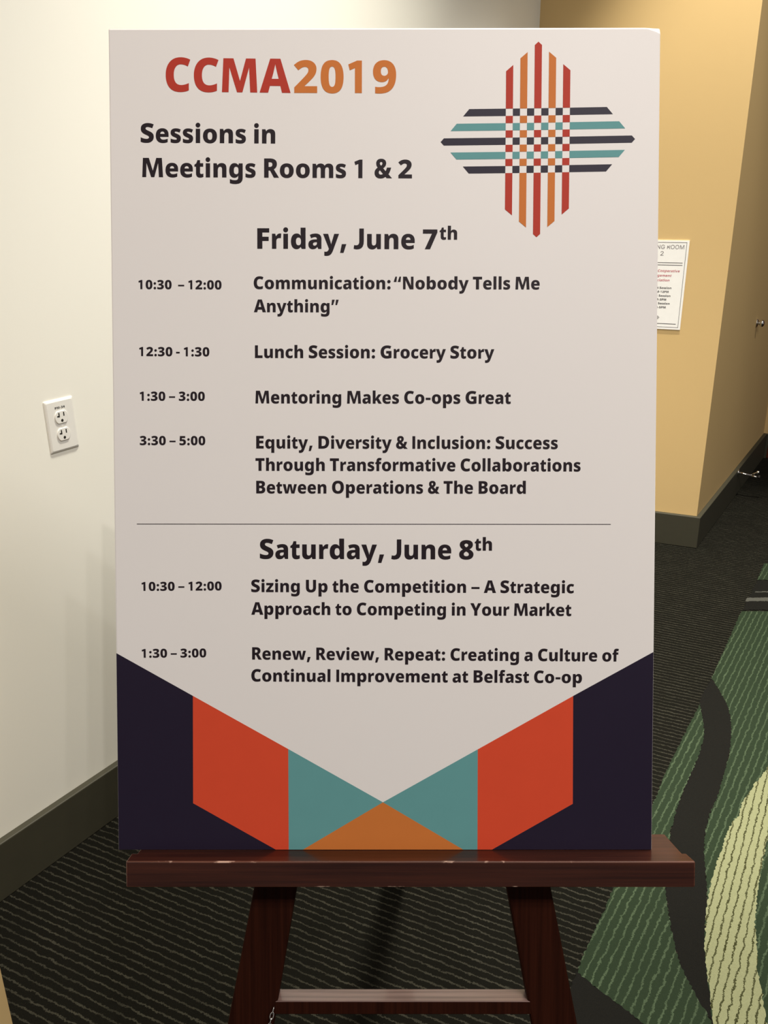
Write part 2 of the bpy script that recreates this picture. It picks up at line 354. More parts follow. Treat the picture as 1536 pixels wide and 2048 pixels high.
GLYPHS = {
    ' ': (202, ''),
    '&': (654, '270,683 352,683q 446,599q 446,524 446,465q 386,381q 338,348 428,250 443,275q 466,338q 472,374 625,374 611,306q 560,182q 529,141 657,0 466,0 422,51 400,34q 354,7q 291,-9q 242,-9 174,-9q 80,42q 31,131q 31,186 31,227q 57,295q 107,351q 143,372 126,394q 101,441q 88,493q 88,524 88,594q 181,683q|224,279 210,268q 192,242q 183,214q 183,198 183,166q 223,126q 255,126 282,126q 321,143q 332,154|268,571 249,571q 221,546q 221,519 221,497q 244,458q 260,441 286,458q 312,501q 312,524 312,548q 287,571q'),
    ',': (284, '92,160 245,160 152,-127 35,-127'),
    '-': (322, '30,202 292,202 292,318 30,318'),
    '0': (555, '520,324 520,246q 495,123q 437,36q 345,-9q 277,-9 194,-9q 86,71q 35,220q 35,324 35,430q 81,579q 188,659q 277,659 361,659q 468,580q 520,430q|205,324 205,258q 218,168q 249,122q 277,122 306,122q 337,167q 350,258q 350,324 350,392q 337,482q 306,528q 277,528 249,528q 218,482q 205,392q'),
    '1': (555, '352,650 252,650 65,573 96,455 205,500 205,0 352,0'),
    '2': (555, '517,0 31,0 31,110 197,271 249,323q 308,387q 332,434q 332,460 332,492q 290,521q 260,521 226,521q 160,487q 119,453 25,559 55,584q 123,630q 214,659q 279,659 347,659q 447,613q 502,533q 502,482 502,426q 459,338q 374,250q 311,194 250,141 250,136 517,136'),
    '3': (555, '494,508 494,461q 453,395q 386,353q 345,342 345,339 427,330q 514,254q 514,186 514,132q 455,43q 332,-9q 234,-9 170,-9q 77,10q 34,26 34,164 78,142q 172,121q 211,121 281,121q 333,161q 333,195 333,220q 307,254q 242,271q 183,271 139,271 139,395 184,395 237,395q 300,414q 328,448q 328,470 328,499q 283,527q 246,527 215,527q 160,511q 119,491q 107,483 35,593 76,621q 185,659q 271,659 376,659q 494,578q'),
    '4': (555, '540,128 462,128 462,0 294,0 294,128 17,128 17,250 303,650 462,650 462,252 540,252|294,343 294,355q 295,388q 296,419q 298,442q 298,445 293,445 284,425q 269,398q 256,380 166,252 294,252'),
    '5': (555, '302,423 361,423q 455,374q 510,282q 510,216 510,143q 449,43q 329,-9q 237,-9 179,-9q 83,9q 46,26 46,162 81,146q 182,121q 224,121 260,121q 310,140q 337,181q 337,210 337,250q 278,295q 218,295 192,295q 141,285q 122,280 58,311 83,650 464,650 464,512 229,512 219,414 235,417q 269,423q'),
    '7': (555, '101,0 339,513 37,513 37,650 522,650 522,551 279,0'),
    '8': (555, '279,659 378,659q 502,581q 502,501 502,462q 471,403q 418,359q 384,343 418,325q 481,278q 523,215q 523,172 523,120q 469,38q 361,-9q 278,-9 194,-9q 85,36q 33,117q 33,170 33,216q 66,278q 123,322q 159,340 130,358q 82,404q 53,464q 53,502 53,554q 112,623q 214,659q|191,177 191,147q 235,110q 276,110 321,110q 365,145q 365,174 365,195q 339,230q 303,255q 287,263 274,270 251,259q 213,232q 191,198q|278,540 252,540q 214,512q 214,487 214,471q 231,444q 260,422q 277,413 293,421q 322,441q 341,468q 341,487 341,512q 304,540q'),
    '9': (555, '521,366 521,281q 482,143q 399,44q 266,-9q 171,-9 151,-9q 96,-7q 78,-4 78,127 97,123q 138,119q 164,119 222,119q 298,145q 343,192q 363,257q 365,295 359,295 347,274q 311,240q 259,220q 220,220 163,220q 78,269q 32,363q 32,430 32,502q 89,605q 196,659q 269,659 322,659q 413,624q 482,553q 521,442q|273,528 238,528q 198,482q 198,432 198,392q 235,346q 271,346 295,346q 330,369q 350,404q 350,423 350,441q 341,479q 323,510q 293,528q'),
    ':': (277, '229,76 229,113q 203,139 177,165q 140,165 103,165q 77,139 51,113q 51,76 51,39q 77,13 103,-13q 140,-13 177,-13q 203,13 229,39q|229,408 229,445q 203,471 177,497q 140,497 103,497q 77,471 51,445q 51,408 51,371q 77,345 103,319q 140,319 177,319q 203,345 229,371q'),
    'A': (656, '475,0 438,136 219,136 181,0 0,0 219,677 435,677 656,0|369,398 364,415q 348,479q 332,547q 328,568 324,546q 309,482q 294,420q 289,398 255,277 402,277'),
    'B': (604, '291,674 428,674q 547,589q 547,506 547,462q 517,401q 470,364q 444,358 444,353 472,346q 526,314q 561,250q 561,197 561,135q 502,47q 394,0q 319,0 71,0 71,674|294,412 342,412q 380,452q 380,482 380,512q 337,544q 290,544 234,544 234,412|234,286 234,132 303,132 353,132q 393,176q 393,211 393,231q 376,265q 335,286q 300,286'),
    'C': (596, '365,543 331,543q 277,515q 239,461q 219,384q 219,335 219,269q 253,178q 322,131q 374,131 417,131q 498,154q 539,171 539,27 497,8q 407,-9q 355,-9 249,-9q 113,77q 48,233q 48,335 48,412q 90,539q 171,633q 289,683q 367,683 415,683q 518,661q 567,637 516,502 480,520q 407,543q'),
    'D': (708, '658,350 658,234q 568,77q 406,0q 296,0 77,0 77,674 312,674 422,674q 576,599q 658,455q|477,344 477,409q 440,494q 367,536q 312,536 251,536 251,140 299,140 390,140q 477,241q'),
    'E': (528, '481,0 76,0 76,674 481,674 481,536 250,536 250,418 464,418 464,280 250,280 250,139 481,139'),
    'F': (514, '247,0 76,0 76,674 478,674 478,536 247,536 247,395 460,395 460,257 247,257'),
    'G': (700, '350,390 635,390 635,30 582,13q 450,-9q 376,-9 278,-9q 131,67q 49,222q 49,339 49,444q 131,599q 289,683q 404,683 467,683q 579,660q 621,641 566,507 530,525q 450,543q 405,543 342,543q 263,487q 226,393q 226,335 226,270q 264,179q 338,131q 392,131 411,131q 460,137q 474,140 474,257 350,257'),
    'I': (267, '210,674 57,674 57,0 210,0'),
    'J': (399, '347,674 194,674 194,262 194,122q 92,122 55,122q 22,132 5,12 60,-11q 118,-11 347,-11q 347,252'),
    'L': (511, '71,0 71,674 231,674 231,139 479,139 479,0'),
    'M': (846, '48,0 75,674 288,674 429,227 553,674 755,674 796,0 647,0 620,494 482,0 368,0 203,494 189,0'),
    'N': (690, '624,0 427,0 196,485 193,485 195,463q 198,402q 201,339q 201,313 201,0 66,0 66,674 262,674 492,195 494,195 494,216q 490,275q 489,336q 489,360 489,674 624,674'),
    'O': (736, '687,338 687,260q 650,132q 572,40q 452,-9q 368,-9 285,-9q 165,40q 86,132q 48,260q 48,339 48,444q 117,599q 258,684q 369,684 480,684q 621,598q 687,443q|224,338 224,275q 253,183q 317,133q 368,133 420,133q 483,183q 511,275q 511,338 511,434q 446,544q 369,544 317,544q 253,494q 224,402q'),
    'P': (566, '288,674 410,674q 531,564q 531,462 531,416q 506,333q 449,267q 355,228q 286,228 234,228 234,0 71,0 71,674|284,536 234,536 234,368 272,368 299,368q 343,385q 368,425q 368,457 368,493q 327,536q'),
    'R': (594, '274,674 359,674q 472,629q 528,542q 528,476 528,434q 501,365q 452,314q 419,295 602,0 420,0 284,249 230,249 230,0 70,0 70,674|271,544 230,544 230,378 270,378 313,378q 366,419q 366,468 366,492q 347,526q 304,544q'),
    'S': (540, '507,202 507,146q 451,50q 337,-9q 247,-9 201,-9q 133,-1q 73,17q 42,32 42,184 94,159q 204,130q 250,130 280,130q 318,145q 337,170q 337,187 337,207q 312,234q 258,262q 211,282 161,305q 87,357q 47,432q 47,489 47,553q 110,639q 222,683q 296,683 361,683q 464,655q 505,637 453,504 411,523q 328,547q 291,547 265,547q 232,534q 216,511q 216,497 216,478q 241,451q 299,421q 349,399 400,377q 470,325q 507,255q'),
    'T': (532, '348,0 184,0 184,534 21,534 21,674 511,674 511,534 348,534'),
    'U': (682, '614,264 614,181q 553,58q 431,-9q 339,-9 206,-9q 68,132q 68,261 68,674 232,674 232,273 232,201q 288,133q 342,133 380,133q 428,163q 451,226q 451,274 451,674 614,674'),
    'Y': (604, '302,414 423,674 604,674 386,263 386,0 218,0 218,258 0,674 182,674'),
    'a': (528, '283,505 373,505q 471,413q 471,327 471,0 365,0 335,66 332,66 312,40q 270,6q 215,-10q 176,-10 135,-10q 70,26q 32,96q 32,150 32,229q 138,307q 240,311 318,314 318,323 318,360q 285,390q 256,390 227,390q 159,369q 125,353 80,460 120,482q 221,505q|278,222 228,220q 188,188q 188,159 188,132q 216,106q 239,106 273,106q 319,149q 319,185 319,224'),
    'b': (596, '230,530 230,501q 226,452q 224,432 230,432 250,463q 316,505q 369,505 451,505q 555,374q 555,249 555,165q 507,49q 421,-10q 364,-10 310,-10q 250,28q 230,50 219,50 193,0 64,0 64,697 230,697|310,378 282,378q 246,354q 230,304q 230,265 230,243 230,182q 266,121q 312,121 348,121q 385,187q 385,251 385,314q 349,378q'),
    'c': (456, '271,-10 200,-10q 95,45q 37,158q 37,246 37,336q 101,450q 212,505q 283,505 325,505q 402,486q 434,468 389,349 361,362q 310,378q 282,378 255,378q 215,349q 193,291q 193,247 193,202q 215,146q 256,120q 283,120 318,120q 388,142q 418,162 418,33 390,14q 318,-10q'),
    'd': (594, '225,-10 145,-10q 40,122q 40,247 40,375q 146,505q 231,505 266,505q 317,486q 355,453q 368,432 372,432 369,450q 364,515q 364,547 364,697 531,697 531,0 405,0 370,63 364,63 351,43q 314,11q 261,-10q|290,118 338,118q 376,174q 377,232 377,246 377,308q 339,375q 289,375 253,375q 208,311q 208,245 208,180q 253,118q'),
    'e': (528, '270,505 338,505q 437,454q 491,354q 491,278 491,205 194,205 195,161q 251,107q 303,107 348,107q 422,125q 461,144 461,27 426,9q 346,-10q 285,-10 214,-10q 102,44q 38,158q 38,245 38,333q 96,448q 201,505q|275,394 242,394q 201,352q 197,308 350,308 350,333q 332,371q 299,394q'),
    'f': (341, '333,375 232,375 232,0 81,0 81,375 18,375 18,454 84,495 84,505 84,608q 159,702q 241,702 277,702q 334,690q 364,678 331,565 319,569q 289,575q 272,575 251,575q 232,545q 232,512 232,496 333,496'),
    'g': (588, '227,505 280,505q 346,465q 368,434 371,434 384,496 525,496 525,-2 525,-76q 468,-176q 350,-228q 260,-228 200,-228q 106,-214q 64,-197 64,-55 109,-75q 193,-95q 252,-95 306,-95q 361,-51q 361,-9 361,1 361,13q 364,46q 366,63 361,63 343,33q 277,-10q 225,-10 142,-10q 40,122q 40,247 40,372q 144,505q|286,380 260,380q 224,349q 207,289q 207,245 207,177q 247,116q 289,116 312,116q 345,130q 364,158q 373,200q 373,229 373,250 373,292q 358,350q 320,380q'),
    'h': (586, '218,580 218,526q 213,453q 211,434 219,434 235,460q 275,491q 325,505q 355,505 404,505q 482,467q 528,387q 528,323 528,0 369,0 369,276 369,327q 338,378q 305,378 273,378q 234,342q 218,273q 218,222 218,0 60,0 60,697 218,697'),
    'i': (275, '215,496 215,0 60,0 60,496|220,624 220,658q 196,683 172,707q 138,707 103,707q 79,683 54,658q 54,624 54,590q 79,565 103,541q 138,541 172,541q 196,565 220,590q'),
    'k': (542, '208,404 208,376q 204,305q 200,276 203,276 210,286q 227,314q 246,343q 253,353 363,496 531,496 367,285 541,0 369,0 261,184 208,141 208,0 57,0 57,697 208,697'),
    'l': (275, '215,0 60,0 60,697 215,697'),
    'm': (860, '635,505 717,505q 803,419q 803,323 803,0 648,0 648,276 648,332q 617,378q 586,378 542,378q 508,304q 508,236 508,0 353,0 353,276 353,312q 340,357q 314,378q 293,378 262,378q 228,342q 214,272q 214,222 214,0 59,0 59,496 176,496 199,434 203,434 217,455q 257,487q 312,505q 346,505 399,505q 468,468q 489,434 495,434 517,468q 590,505q'),
    'n': (586, '356,505 433,505q 528,419q 528,323 528,0 370,0 370,276 370,327q 339,378q 305,378 254,378q 218,298q 218,222 218,0 60,0 60,496 180,496 201,430 207,430 223,454q 267,487q 323,505q'),
    'o': (577, '537,249 537,187q 502,91q 437,25q 345,-10q 287,-10 233,-10q 142,25q 77,91q 40,187q 40,249 40,332q 100,446q 212,505q 290,505 362,505q 473,446q 537,332q|205,249 205,205q 222,143q 259,111q 289,111 319,111q 355,143q 371,205q 371,249 371,293q 355,354q 318,384q 288,384 245,384q 205,316q'),
    'p': (595, '369,505 455,505q 554,374q 554,249 554,165q 504,49q 419,-10q 364,-10 327,-10q 276,9q 241,36q 230,50 224,50 226,33q 230,-8q 230,-34 230,-228 64,-228 64,496 198,496 222,433 230,433 243,452q 280,485q 333,505q|308,378 279,378q 245,352q 231,302q 230,264 230,250 230,208q 243,151q 279,121q 309,121 334,121q 368,148q 385,206q 385,251 385,319q 346,378q'),
    'q': (592, '363,-10 363,8q 366,46q 369,63 363,63 345,33q 279,-10q 226,-10 143,-10q 40,122q 40,247 40,332q 88,446q 173,505q 229,505 283,505q 350,464q 370,434 374,434 387,496 529,496 529,-228 363,-228|291,116 323,116q 359,141q 376,192q 376,230 376,250 376,312q 340,380q 289,380 248,380q 208,311q 208,245 208,178q 249,116q'),
    'r': (380, '322,505 335,505q 363,501q 371,499 357,348 349,350q 325,354q 304,354 288,354q 253,345q 222,323q 203,281q 203,246 203,0 56,0 56,496 166,496 189,416 196,416 208,440q 248,481q 296,505q'),
    's': (434, '400,151 400,104q 359,31q 273,-10q 203,-10 154,-10q 76,3q 37,19 37,149 80,128q 170,109q 198,109 228,109q 257,124q 257,139 257,151q 240,169q 196,190q 155,207 116,224q 63,264q 36,320q 36,360 36,432q 141,505q 227,505 273,505q 353,484q 396,464 354,359 320,375q 250,395q 227,395 205,395q 181,382q 181,370 181,359q 196,343q 238,324q 277,307 318,290q 373,250q 400,194q'),
    't': (367, '269,118 290,118q 325,128q 342,135 342,17 319,6q 263,-10q 222,-10 179,-10q 114,21q 76,95q 76,161 76,375 20,375 20,442 89,493 128,604 223,604 223,496 336,496 336,375 223,375 223,172 223,145q 247,118q'),
    'u': (582, '522,496 522,0 403,0 384,62 375,62 360,37q 313,6q 258,-10q 228,-10 180,-10q 102,29q 58,109q 58,173 58,496 215,496 215,219 215,170q 245,118q 279,118 313,118q 351,154q 365,224q 365,274 365,496'),
    'v': (539, '189,0 0,496 168,496 255,203 256,198q 261,177q 266,154q 266,143 269,143 270,154q 274,176q 280,196q 281,202 371,496 539,496 350,0'),
    'w': (786, '419,224 414,247q 403,305q 395,357q 393,370 390,370 389,357q 380,304q 368,245q 362,219 308,0 143,0 10,496 165,496 208,297 213,276q 222,218q 230,159q 231,136 234,136 235,153q 242,198q 250,243q 257,279q 258,287 308,496 481,496 527,284 531,267q 541,214q 551,159q 552,136 555,136 557,159q 564,219q 573,277q 578,297 624,496 776,496 642,0 474,0'),
    'y': (536, '-1,496 168,496 255,212 257,203q 262,182q 266,160q 267,149 270,149 272,167q 281,199q 285,211 372,496 536,496 338,-38 317,-99q 258,-185q 173,-228q 110,-228 87,-228q 53,-223q 41,-220 41,-87 50,-89q 78,-93q 94,-93 122,-93q 158,-68q 182,-29q 190,-6 195,6'),
    'z': (460, '436,0 24,0 24,93 240,373 36,373 36,496 426,496 426,395 218,123 436,123'),
    '\u2009': (70, ''),
    '–': (500, '30,212 470,212 470,318 30,318'),
    '“': (482, '45,392 195,392 225,674 137,674|261,392 411,392 441,674 353,674'),
    '”': (482, '72,674 222,674 130,392 42,392|288,674 438,674 346,392 258,392'),
}
LIGHT_GLYPHS = {
    ' ': (249, ''),
    '2': (601, '85,0 85,62 309,305 347,346q 397,407q 422,463q 422,494 422,529q 389,581q 332,608q 295,608 257,608q 200,577q 170,521q 170,483 87,483 87,542q 142,633q 237,683q 298,683 358,683q 451,633q 503,548q 503,495 503,458q 477,389q 411,301q 351,238 204,81 204,76 515,76 515,0'),
    'E': (557, '81,0 81,674 492,674 492,598 167,598 167,378 470,378 470,302 167,302 167,76 496,76 496,0'),
    'G': (691, '357,-9 267,-9q 131,75q 55,230q 55,337 55,444q 131,599q 265,683q 351,683 405,683q 498,651q 571,593q 619,512q 628,463 540,463 529,495q 495,547q 447,584q 388,603q 352,603 293,603q 196,542q 139,423q 139,337 139,251q 196,132q 295,71q 357,71 414,71q 501,119q 549,208q 549,269 575,264 375,264 375,339 633,339 633,265 633,181q 562,58q 437,-9q'),
    'I': (408, '42,0 42,76 161,76 161,598 42,598 42,674 367,674 367,598 247,598 247,76 367,76 367,0'),
    'M': (837, '81,0 81,674 204,674 370,249 375,234q 390,189q 407,137q 422,85q 428,62 409,62 416,83q 431,134q 448,187q 463,233q 469,249 633,674 755,674 755,0 671,0 671,385 671,406q 671,459q 673,518q 674,579q 674,607 682,607 672,576q 651,511q 631,451q 612,401q 606,385 456,0 381,0 228,385 222,401q 204,449q 184,508q 162,574q 151,607 159,607 160,582q 161,523q 162,463q 163,407q 163,385 163,0'),
    'N': (698, '81,0 81,674 183,674 457,243 468,226q 498,174q 534,108q 551,70 539,70 535,109q 532,180q 531,240q 531,261 531,674 617,674 617,0 514,0 270,384 253,410q 219,467q 176,544q 144,601 160,601 162,551q 166,466q 168,403q 168,384 168,0'),
    'O': (708, '355,-9 268,-9q 133,75q 55,230q 55,337 55,444q 133,599q 268,683q 355,683 441,683q 576,599q 653,444q 653,337 653,230q 576,75q 441,-9q|355,71 415,71q 512,132q 570,251q 570,337 570,423q 512,542q 415,603q 355,603 294,603q 196,542q 139,423q 139,337 139,251q 196,132q 294,71q'),
    'R': (596, '81,0 81,674 312,674 391,674q 493,620q 542,526q 542,466 542,406q 493,313q 391,261q 313,261 129,261 129,338 309,338 362,338q 427,369q 456,427q 456,466 456,506q 427,565q 361,598q 308,598 167,598 167,0|469,0 306,304 403,304 568,0'),
    'T': (598, '44,598 44,674 554,674 554,598 342,598 342,0 256,0 256,598'),
}

# ------------------------------------------------------------------ setting
WU3, WN3 = V(WU[0], WU[1], 0), V(WN[0], WN[1], 0)
YU3, YN3 = V(YU[0], YU[1], 0), V(YN[0], YN[1], 0)
HU3, HN3 = V(HU[0], HU[1], 0), V(HN[0], HN[1], 0)
K1v, K2v, HEv, WBv = V(*K1, 0), V(*K2, 0), V(*HEND, 0), V(*WB, 0)
UP = V(0, 0, 1)
WORLD = Frame((0, 0, 0), (1, 0, 0), (0, 1, 0), (0, 0, 1))
def foot(name, pts, z0, z1, mat, kind='structure', bevel=0.0, loc=None):
    bm = bmesh.new(); prism(bm, WORLD, [(p[0], p[1]) for p in pts], z0, z1, bevel, 2)
    o = at_base(name, bm, mat, loc or Vector((pts[0][0], pts[0][1], z0)))
    return tag(o, kind=kind)

# carpeted floor: one sheet with its woven shapes as faces of the same mesh
def ragged(pts, step=0.005, amp=0.0022):
    out = []
    for i in range(len(pts)):
        a, b = Vector(pts[i]), Vector(pts[(i+1) % len(pts)])
        L = (b - a).length
        n = max(1, int(L / step)) if L < 2.0 else 1
        nn = Vector((-(b-a).y, (b-a).x)).normalized()
        for k in range(n):
            j = random.uniform(-amp, amp) if (k > 0 or n > 1) else 0
            out.append(tuple(a + (b-a) * (k/n) + nn * j))
    return out
bm = bmesh.new()
fx0, fx1, fy0, fy1 = -4.0, 6.0, -3.0, 9.0
q = [bm.verts.new((x, y, 0)) for x, y in ((fx0, fy0), (fx1, fy0), (fx1, fy1), (fx0, fy1))]
bm.faces.new(q).material_index = 0
FM = {'plain': 1, 'green': 2, 'lime': 3, 'grey': 4}
for i, (k, pts) in enumerate(CARPET):
    flat(bm, WORLD, [ragged(pts)], 0.0004 + 0.0003 * i, FM[k])
floor = link_mesh('floor', bm, [CARPET_DARK, CARPET_PLAIN, CARPET_GREEN, CARPET_LIME, CARPET_GREY])
tag(floor, kind='structure')

TH = 0.12
W0 = WBv - WU3 * 3.6
bk = K1v + YN3 * -TH
foot('wall_left', [W0, K1v, K1v - WN3 * TH, W0 - WN3 * TH], 0, CEIL, WHITE_WALL)
foot('wall_back', [K1v, K2v, K2v - YN3 * TH - HU3 * 0, K1v - YN3 * TH], 0, CEIL, YELLOW_WALL)
foot('wall_right', [K2v, HEv, HEv - HN3 * TH, K2v - HN3 * TH - YN3 * 0], 0, CEIL, YELLOW_WALL)
we0 = HEv; we1 = HEv + HN3 * 0.030
foot('wall_end', [we0 - HN3 * TH, we1, we1 + HU3 * 0.12, we0 - HN3 * TH + HU3 * 0.12], 0, CEIL, YELLOW_WALL)
S0 = V(*STUB, 0)
dist = (S0 - WBv).dot(WN3)
foot('wall_near', [S0, S0 - WN3 * dist, S0 - WN3 * dist - WU3 * 0.16, S0 - WU3 * 0.16], 0, CEIL, YELLOW_WALL)
bm = bmesh.new(); box(bm, WORLD, fx0, fx1, fy0, fy1, CEIL, CEIL + 0.05)
tag(at_base('ceiling', bm, CEILING, (0, 2, CEIL)), kind='structure')

BB, BT = 0.147, 0.02
# mitred skirting boards
def isect(p, d, q, g):
    det = d.x * -g.y + g.x * d.y
    r = q - p
    t = (r.x * -g.y + g.x * r.y) / det
    return p + d * t
i1 = isect(WBv + WN3 * BT, WU3, K1v + YN3 * BT, YU3)
i2 = isect(K1v + YN3 * BT, YU3, K2v + HN3 * BT, HU3)
Sw = WBv + WU3 * ((S0 - WBv).dot(WU3))
foot('baseboard_left', [Sw, K1v, i1, Sw + WN3 * BT], 0, BB, BASEBOARD, bevel=0.0025)
foot('baseboard_back', [K1v, K2v, i2, i1], 0, BB, BASEBOARD, bevel=0.0025)
foot('baseboard_right', [K2v, HEv - HU3 * 0.001, HEv - HU3 * 0.001 + HN3 * BT, i2], 0, BB, BASEBOARD, bevel=0.0025)
foot('baseboard_end', [HEv + HN3 * BT, we1 + HN3 * 0.004, we1 + HN3 * 0.004 - HU3 * BT, HEv + HN3 * BT - HU3 * BT], 0, BB, BASEBOARD, bevel=0.002)
foot('baseboard_near', [S0, S0 - WU3 * 0.16, S0 - WU3 * 0.16 + WN3 * 0.012, S0 + WN3 * 0.012], 0, BB, BASEBOARD, bevel=0.0025)

# dark wooden doorway at the far end of the passage
dr = empty('door_1', we1 + HU3 * 0.02, None, None); dr['kind'] = 'structure'
fr = Frame(we1, HN3, UP, -HU3)
bm = bmesh.new()
box(bm, fr, 0.0, 0.07, 0, 2.12, -0.12, 0.012, 0.004)
box(bm, fr, 0.98, 1.05, 0, 2.12, -0.12, 0.012, 0.004)
box(bm, fr, 0.07, 0.98, 2.05, 2.12, -0.12, 0.012, 0.004)
link_mesh('door_frame', bm, DOOR_WOOD, dr)
bm = bmesh.new(); box(bm, fr, 0.072, 0.978, 0.006, 2.048, -0.10, -0.055, 0.003)
link_mesh('door_leaf', bm, DOOR_WOOD, dr)
bm = bmesh.new()
tube(bm, [fr(0.91, 1.0, -0.055), fr(0.91, 1.0, -0.005)], 0.011)
tube(bm, [fr(0.915, 1.0, -0.01), fr(0.80, 1.0, -0.01)], 0.009)
link_mesh('door_handle', bm, CHROME, dr)

# ------------------------------------------------------------------ lettering
def parse(s):
    cs = []
    for c in s.split('|'):
        pts = []
        for w in c.split():
            on = not w.endswith('q'); x, y = (w if on else w[:-1]).split(',')
            pts.append((float(x), float(y), on))
        # TrueType quadratic outline to polyline
        n = len(pts); full = []
        for i in range(n):
            a, b = pts[i], pts[(i+1) % n]
            full.append(a)
            if not a[2] and not b[2]: full.append(((a[0]+b[0])/2, (a[1]+b[1])/2, True))
        k = next(i for i, p in enumerate(full) if p[2]); full = full[k:] + full[:k]
        poly = []; i = 0; n = len(full)
        while i < n:
            p = full[i]; q = full[(i+1) % n]
            poly.append((p[0], p[1]))
            if not q[2]:
                r = full[(i+2) % n]
                for t in (0.2, 0.4, 0.6, 0.8):
                    poly.append(((1-t)**2*p[0] + 2*t*(1-t)*q[0] + t*t*r[0], (1-t)**2*p[1] + 2*t*(1-t)*q[1] + t*t*r[1]))
                i += 2
            else: i += 1
        cl = []
        for p in poly:
            if not cl or (abs(p[0]-cl[-1][0]) + abs(p[1]-cl[-1][1])) > 0.5: cl.append(p)
        cs.append(cl)
    return cs
CACHE = {}
def glyph(ch, light=False):
    k = (ch, light)
    if k not in CACHE:
        tb = LIGHT_GLYPHS if light else GLYPHS
        if ch in ' \u2009': CACHE[k] = (tb[ch][0] if ch in tb else 202, [])
        else: CACHE[k] = (tb[ch][0], parse(tb[ch][1]))
    return CACHE[k]
def text(bm, fr, s, x0, y0, x1, y1, cap, c, mat=0, light=False, shear=0.0, advx=1.0):
    """set s along the baseline (x0, y0)-(x1, y1) of a frame whose y runs DOWN; cap = capital height"""
    pen = 0; items = []; lo = 1e9; hi = -1e9
    for ch in s:
        a, cs = glyph(ch, light)
        if cs:
            items.append((pen, cs))
            lo = min(lo, pen + min(p[0] for k in cs for p in k)); hi = max(hi, pen + max(p[0] for k in cs for p in k))
        pen += a * advx
    L = math.hypot(x1-x0, y1-y0); sx = L / (hi - lo); sy = cap / 674.0
    ex = ((x1-x0)/L, (y1-y0)/L)
    for pen, cs in items:
        out = []
        for k in cs:
            kk = []
            for p in k:
                u = (p[0] + pen - lo) * sx + p[1] * sy * shear; v = p[1] * sy
                kk.append((x0 + ex[0]*u + ex[1]*v, y0 + ex[1]*u - ex[0]*v))
            out.append(kk)
        flat(bm, fr, out, c, mat)

def woven(bm, fr, c, top, bot, lef, rig, z, mred, morg, mnavy, mteal):
    """cross of five woven vertical and five horizontal bands"""
    tipu = 13.65
    def P(a, b):   # a right, b up, in band widths
        vx = (c[0]-lef[0], c[1]-lef[1]) if a < 0 else (rig[0]-c[0], rig[1]-c[1])
        vy = (bot[0]-c[0], bot[1]-c[1]) if b < 0 else (c[0]-top[0], c[1]-top[1])
        ka, kb = a / tipu, b / tipu
        if b < 0: return (c[0] + vx[0]*ka - vy[0]*kb, c[1] + vx[1]*ka - vy[1]*kb)
        return (c[0] + vx[0]*ka - vy[0]*kb, c[1] + vx[1]*ka - vy[1]*kb)
    cols = [mred, morg, mred, morg, mred]; rows = [mnavy, mteal, mnavy, mteal, mnavy]
    ends = [(9.65, 10.5), (11.4, 12.25), (13.2, 13.65), (12.25, 11.4), (10.5, 9.65)]
    for i in range(5):
        x0 = -4.5 + 2*i; x1 = x0 + 1
        for sg in (1, -1):
            e = ends[i]
            poly = [(x0, 4.5), (x1, 4.5), (x1, e[1]), (x0, e[0])]
            if i == 2: poly = [(x0, 4.5), (x1, 4.5), (x1, 13.2), (0, 13.65), (x0, 13.2)]
            flat(bm, fr, [[P(a, b*sg) for a, b in poly]], z, cols[i])
            poly = [(b, -a) for a, b in poly]          # horizontal: first row is the upper one
            flat(bm, fr, [[P(a*sg, b) for a, b in poly]], z, rows[i])
        for k in range(4):
            flat(bm, fr, [[P(x0, -3.5+2*k), P(x1, -3.5+2*k), P(x1, -2.5+2*k), P(x0, -2.5+2*k)]], z, cols[i])
            flat(bm, fr, [[P(-3.5+2*k, -x0), P(-2.5+2*k, -x0), P(-2.5+2*k, -x1), P(-3.5+2*k, -x1)]], z, rows[i])

# ------------------------------------------------------------------ the printed sign
SG = Frame(TL, UX, UD, UN)          # a right, b down, c towards the reader (metres)
SM = Frame(TL, Vector(UX), Vector(UD), Vector(UN))
class MM:                            # the same in millimetres
    z = SG.z
    def __call__(s, a, b, c=0.0): return SG(a/1000, b/1000, c)
MMF = MM()
SW, SH, ST = 0.605, 0.9144, 0.005
sign = empty('poster_board', SG(SW/2, SH, 0), 'large white printed foam poster board with orange and teal chevron foot standing on the easel', 'sign')
bm = bmesh.new()
# foam board with rounded top edge and a crushed upper right corner
def board_grid():
    xs = [0, 0.0012, 0.1, 0.3, 0.5, SW-0.018, SW-0.014, SW-0.010, SW-0.005, SW-0.0012, SW]
    ys = [0, 0.0007, 0.0016, 0.003, 0.0045, 0.0065, 0.03, 0.2, 0.5, 0.8, SH-0.001, SH]
    g = {}
    for j, y in enumerate(ys):
        for i, x in enumerate(xs):
            c = 0.0
            if y < 0.0016: c = -0.0006 * (1 - y/0.0016)
            if x < 0.001 or x > SW-0.001: c -= 0.0004
            d = ((x - (SW-0.018)) / 0.018) * 0.0065 - y
            if d > 0 and x > SW-0.018: c -= 0.35 * d
            g[i, j] = bm.verts.new(SG(x, y, c))
    for j in range(len(ys)-1):
        for i in range(len(xs)-1):
            f = bm.faces.new((g[i, j], g[i, j+1], g[i+1, j+1], g[i+1, j])); f.smooth = False
    return g, xs, ys
g, xs, ys = board_grid()
rim = [g[i, 0] for i in range(len(xs))] + [g[len(xs)-1, j] for j in range(1, len(ys))] + [g[i, len(ys)-1] for i in range(len(xs)-2, -1, -1)] + [g[0, j] for j in range(len(ys)-2, 0, -1)]
bk_ = [bm.verts.new(v.co - SG.z * ST) for v in rim]
